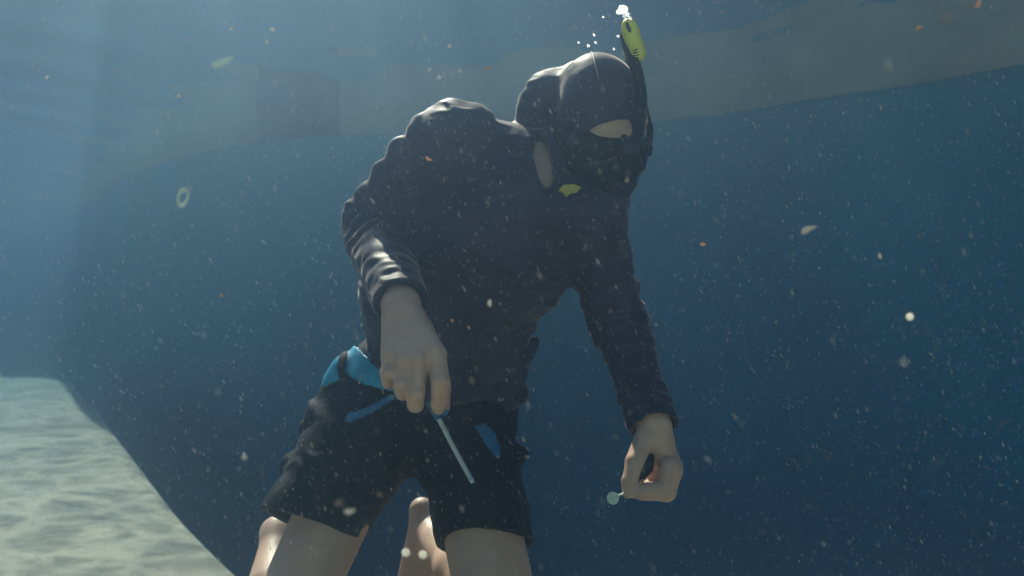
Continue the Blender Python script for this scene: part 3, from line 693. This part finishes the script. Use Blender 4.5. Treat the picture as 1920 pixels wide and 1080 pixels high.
FL = [('white', 1515, 430, .95, 15, 6, 25, 'white elongated flake drifting in the right half of the water'), ('orange', 1318, 458, 1.2, 6, 3.5, 0, 'orange square fleck right of the diver at chest height'),
      ('orange', 1834, 7, 1.0, 9, 4, 60, 'orange flake at the top edge near the right corner'), ('orange', 1723, 52, 1.1, 7, 4, 20, 'orange speck below the pale band at upper right'),
      ('pink', 1774, 33, .45, 8, 7, 0, 'round blurred pink speck at upper right'), ('pink', 1817, 14, .6, 6, 5, 40, 'round pale speck beside the orange flake at the top edge'),
      ('glint', 1706, 594, .95, 8, 8, 0, 'bright round speck in the lower right water'), ('white', 1694, 679, .6, 6, 5, 0, 'dim round speck below the bright one at lower right'),
      ('white', 1650, 480, 1.0, 6, 2.5, 110, 'small white sliver in open water at right'), ('green', 343, 370, .9, 0, 0, 0, ''),
      ('green', 415, 117, 1.0, 24, 7, 25, 'pale green elongated scrap drifting at upper left'), ('glint', 761, 1036, 1.0, 9, 9, 0, 'bright round speck between the thighs, left of a pair'),
      ('glint', 793, 1040, 1.0, 9, 9, 0, 'bright round speck between the thighs, right of a pair'), ('pink', 635, 943, .7, 7, 6, 0, 'dim pink speck in front of the shorts leg'),
      ('white', 655, 959, .75, 11, 6, 10, 'blurred white speck in front of the shorts hem'), ('pink', 711, 927, .8, 5, 5, 0, 'round pink speck in front of the crotch of the shorts'),
      ('pink', 566, 966, 1.2, 2.5, 7, 10, 'thin curled pink shred in front of the shorts hem'), ('pink', 492, 886, 1.2, 1.8, 9, 8, 'thin curled shred left of the shorts'),
      ('orange', 415, 554, 1.2, 4, 2.5, 0, 'tiny orange fleck in open water left of the elbow'), ('orange', 803, 298, 1.3, 7, 3, 150, 'small orange flake in front of the shoulder'),
      ('orange', 1204, 903, 1.35, 4.5, 5, 0, 'tiny orange fleck in front of the pinching hand'), ('orange', 848, 601, 1.2, 3.5, 2.2, 120, 'tiny orange fleck in front of the belly, upper one'),
      ('orange', 879, 614, 1.2, 3.5, 2.2, 120, 'tiny red orange fleck in front of the belly, lower one'), ('white', 918, 568, 1.0, 3.5, 7, 0, 'small pale oval speck in front of the belly'),
      ('white', 434, 54, 1.4, 4, 4, 0, 'bright dot at upper left, leftmost of three'), ('white', 511, 55, 1.4, 5, 4, 0, 'bright dot at upper left, rightmost of three'), ('white', 501, 79, 1.4, 4, 4, 0, 'bright dot at upper left, lowest of three'),
      ('white', 843, 86, 1.4, 4, 4, 0, 'bright dot high above the shoulder'), ('white', 335, 180, 1.4, 4, 4, 0, 'bright dot left of the dark band panel'), ('white', 88, 145, 1.3, 4, 3, 20, 'bright dot near the left edge'),
      ('white', 823, 145, 1.4, 5, 4, 30, 'cream dot above the shoulder, middle of a row'), ('white', 862, 133, 1.4, 4, 4, 0, 'cream dot above the shoulder, right of the middle one'), ('white', 805, 131, 1.4, 5, 3, 60, 'cream dot above the shoulder, left end of a row'),
      ('orange', 915, 128, 1.4, 7, 2, 20, 'thin cream orange sliver above the shoulder, right end of a row'), ('white', 458, 857, .8, 5, 5, 0, 'dim round speck left of the shorts'), ('white', 1230, 609, 1.3, 3, 3, 0, 'tiny warm dot beside the hanging sleeve')]
def flake(name, m, a, b, seg=10):
    v = [(0, 0, .25), (0, 0, -.25)]; ph = random.random() * 6
    for k in range(seg):
        an = 2 * math.pi * k / seg; r_ = 1 + .18 * math.sin(3 * an + ph) + .1 * random.uniform(-1, 1); v.append((math.cos(an) * r_, math.sin(an) * r_, .12 * math.sin(an + ph)))
    f = [];
    for k in range(seg): f += [(0, 2 + k, 2 + (k + 1) % seg), (1, 2 + (k + 1) % seg, 2 + k)]
    me = bpy.data.meshes.new(name); me.from_pydata(v, [], f); me.materials.append(m); return me
for (mt, px, py, Y, a_, b_, rot, lb) in FL:
    if a_ == 0: continue
    nm = {'white': 'pale_fleck', 'orange': 'orange_fleck', 'pink': 'pink_fleck', 'green': 'green_scrap', 'glint': 'bright_fleck'}[mt]
    o = bpy.data.objects.new(nm, ball_mesh(nm, .9, M[mt], 12) if mt == 'glint' else flake(nm, M[mt], 1, 1)); C.objects.link(o); o.location = V(P(px, py, Y))
    s_ = Y / F; o.rotation_euler = (math.radians(90), -math.radians(rot), 0)
    o.scale = (a_ * s_, b_ * s_, min(a_, b_) * s_ * .5)
    tag(o, lb, 'fleck', 'flecks drifting in the water')
# oval ring of torn leaf
v, f = [], []; Y = .9; c0 = P(343, 370, Y)
for k in range(24):
    an = 2 * math.pi * k / 24
    for (ro, dy) in ((1.0, 0), (.80, .0006), (.52, 0), (.78, -.0006)):
        x, z = math.cos(an) * ro * 11.5 * (1 + .08 * math.sin(3 * an)), math.sin(an) * ro * 20; c_, s_ = math.cos(-.25), math.sin(-.25)
        v.append(((x * c_ - z * s_) * Y / F, dy, (x * s_ + z * c_) * Y / F))
for k in range(24):
    for j in range(4): f.append((k * 4 + j, k * 4 + (j + 1) % 4, ((k + 1) % 24) * 4 + (j + 1) % 4, ((k + 1) % 24) * 4 + j))
o = pydata('green_ring', v, f, M['green']); o.location = V(c0); tag(o, 'pale green oval ring drifting in open water at left', 'ring')

# uncountable suspended specks, one mesh
n = 85000
pos = np.stack([RNG.uniform(-1.9, 2.2, n), np.where(RNG.random(n) < .6, RNG.uniform(.7, 1.7, n), RNG.uniform(.4, 3.6, n)), RNG.uniform(-.66, .96, n)], 1)
base = np.array([(1, 0, 0), (-1, 0, 0), (0, 1, 0), (0, -1, 0), (0, 0, 1), (0, 0, -1)], float)
fb = np.array([(0, 2, 4), (2, 1, 4), (1, 3, 4), (3, 0, 4), (2, 0, 5), (1, 2, 5), (3, 1, 5), (0, 3, 5)])
rad = .00026 + .0004 * RNG.random(n) ** 8
lng = 3.0 + 5.5 * RNG.random(n)
keep = ~((pos[:, 1] < 1.0) & (RNG.random(n) > (pos[:, 1] / 1.0) ** 3)); pos, rad, lng = pos[keep], rad[keep], lng[keep]; n = len(pos)
th = RNG.normal(.42, .16, n)
vv = base[None] * rad[:, None, None]; vv[:, :, 2] *= lng[:, None]
x = vv[:, :, 0] * np.cos(th)[:, None] - vv[:, :, 2] * np.sin(th)[:, None]; z = vv[:, :, 0] * np.sin(th)[:, None] + vv[:, :, 2] * np.cos(th)[:, None]
vv[:, :, 0], vv[:, :, 2] = x, z
vv = (vv + pos[:, None]).reshape(-1, 3); ff = (fb[None] + np.arange(n)[:, None, None] * 6).reshape(-1, 3)
me = bpy.data.meshes.new('suspended_specks'); me.from_pydata(vv.tolist(), [], ff.tolist())
o = link('suspended_specks', me, M['fleck'], smooth=False); tag(o, kind='stuff')
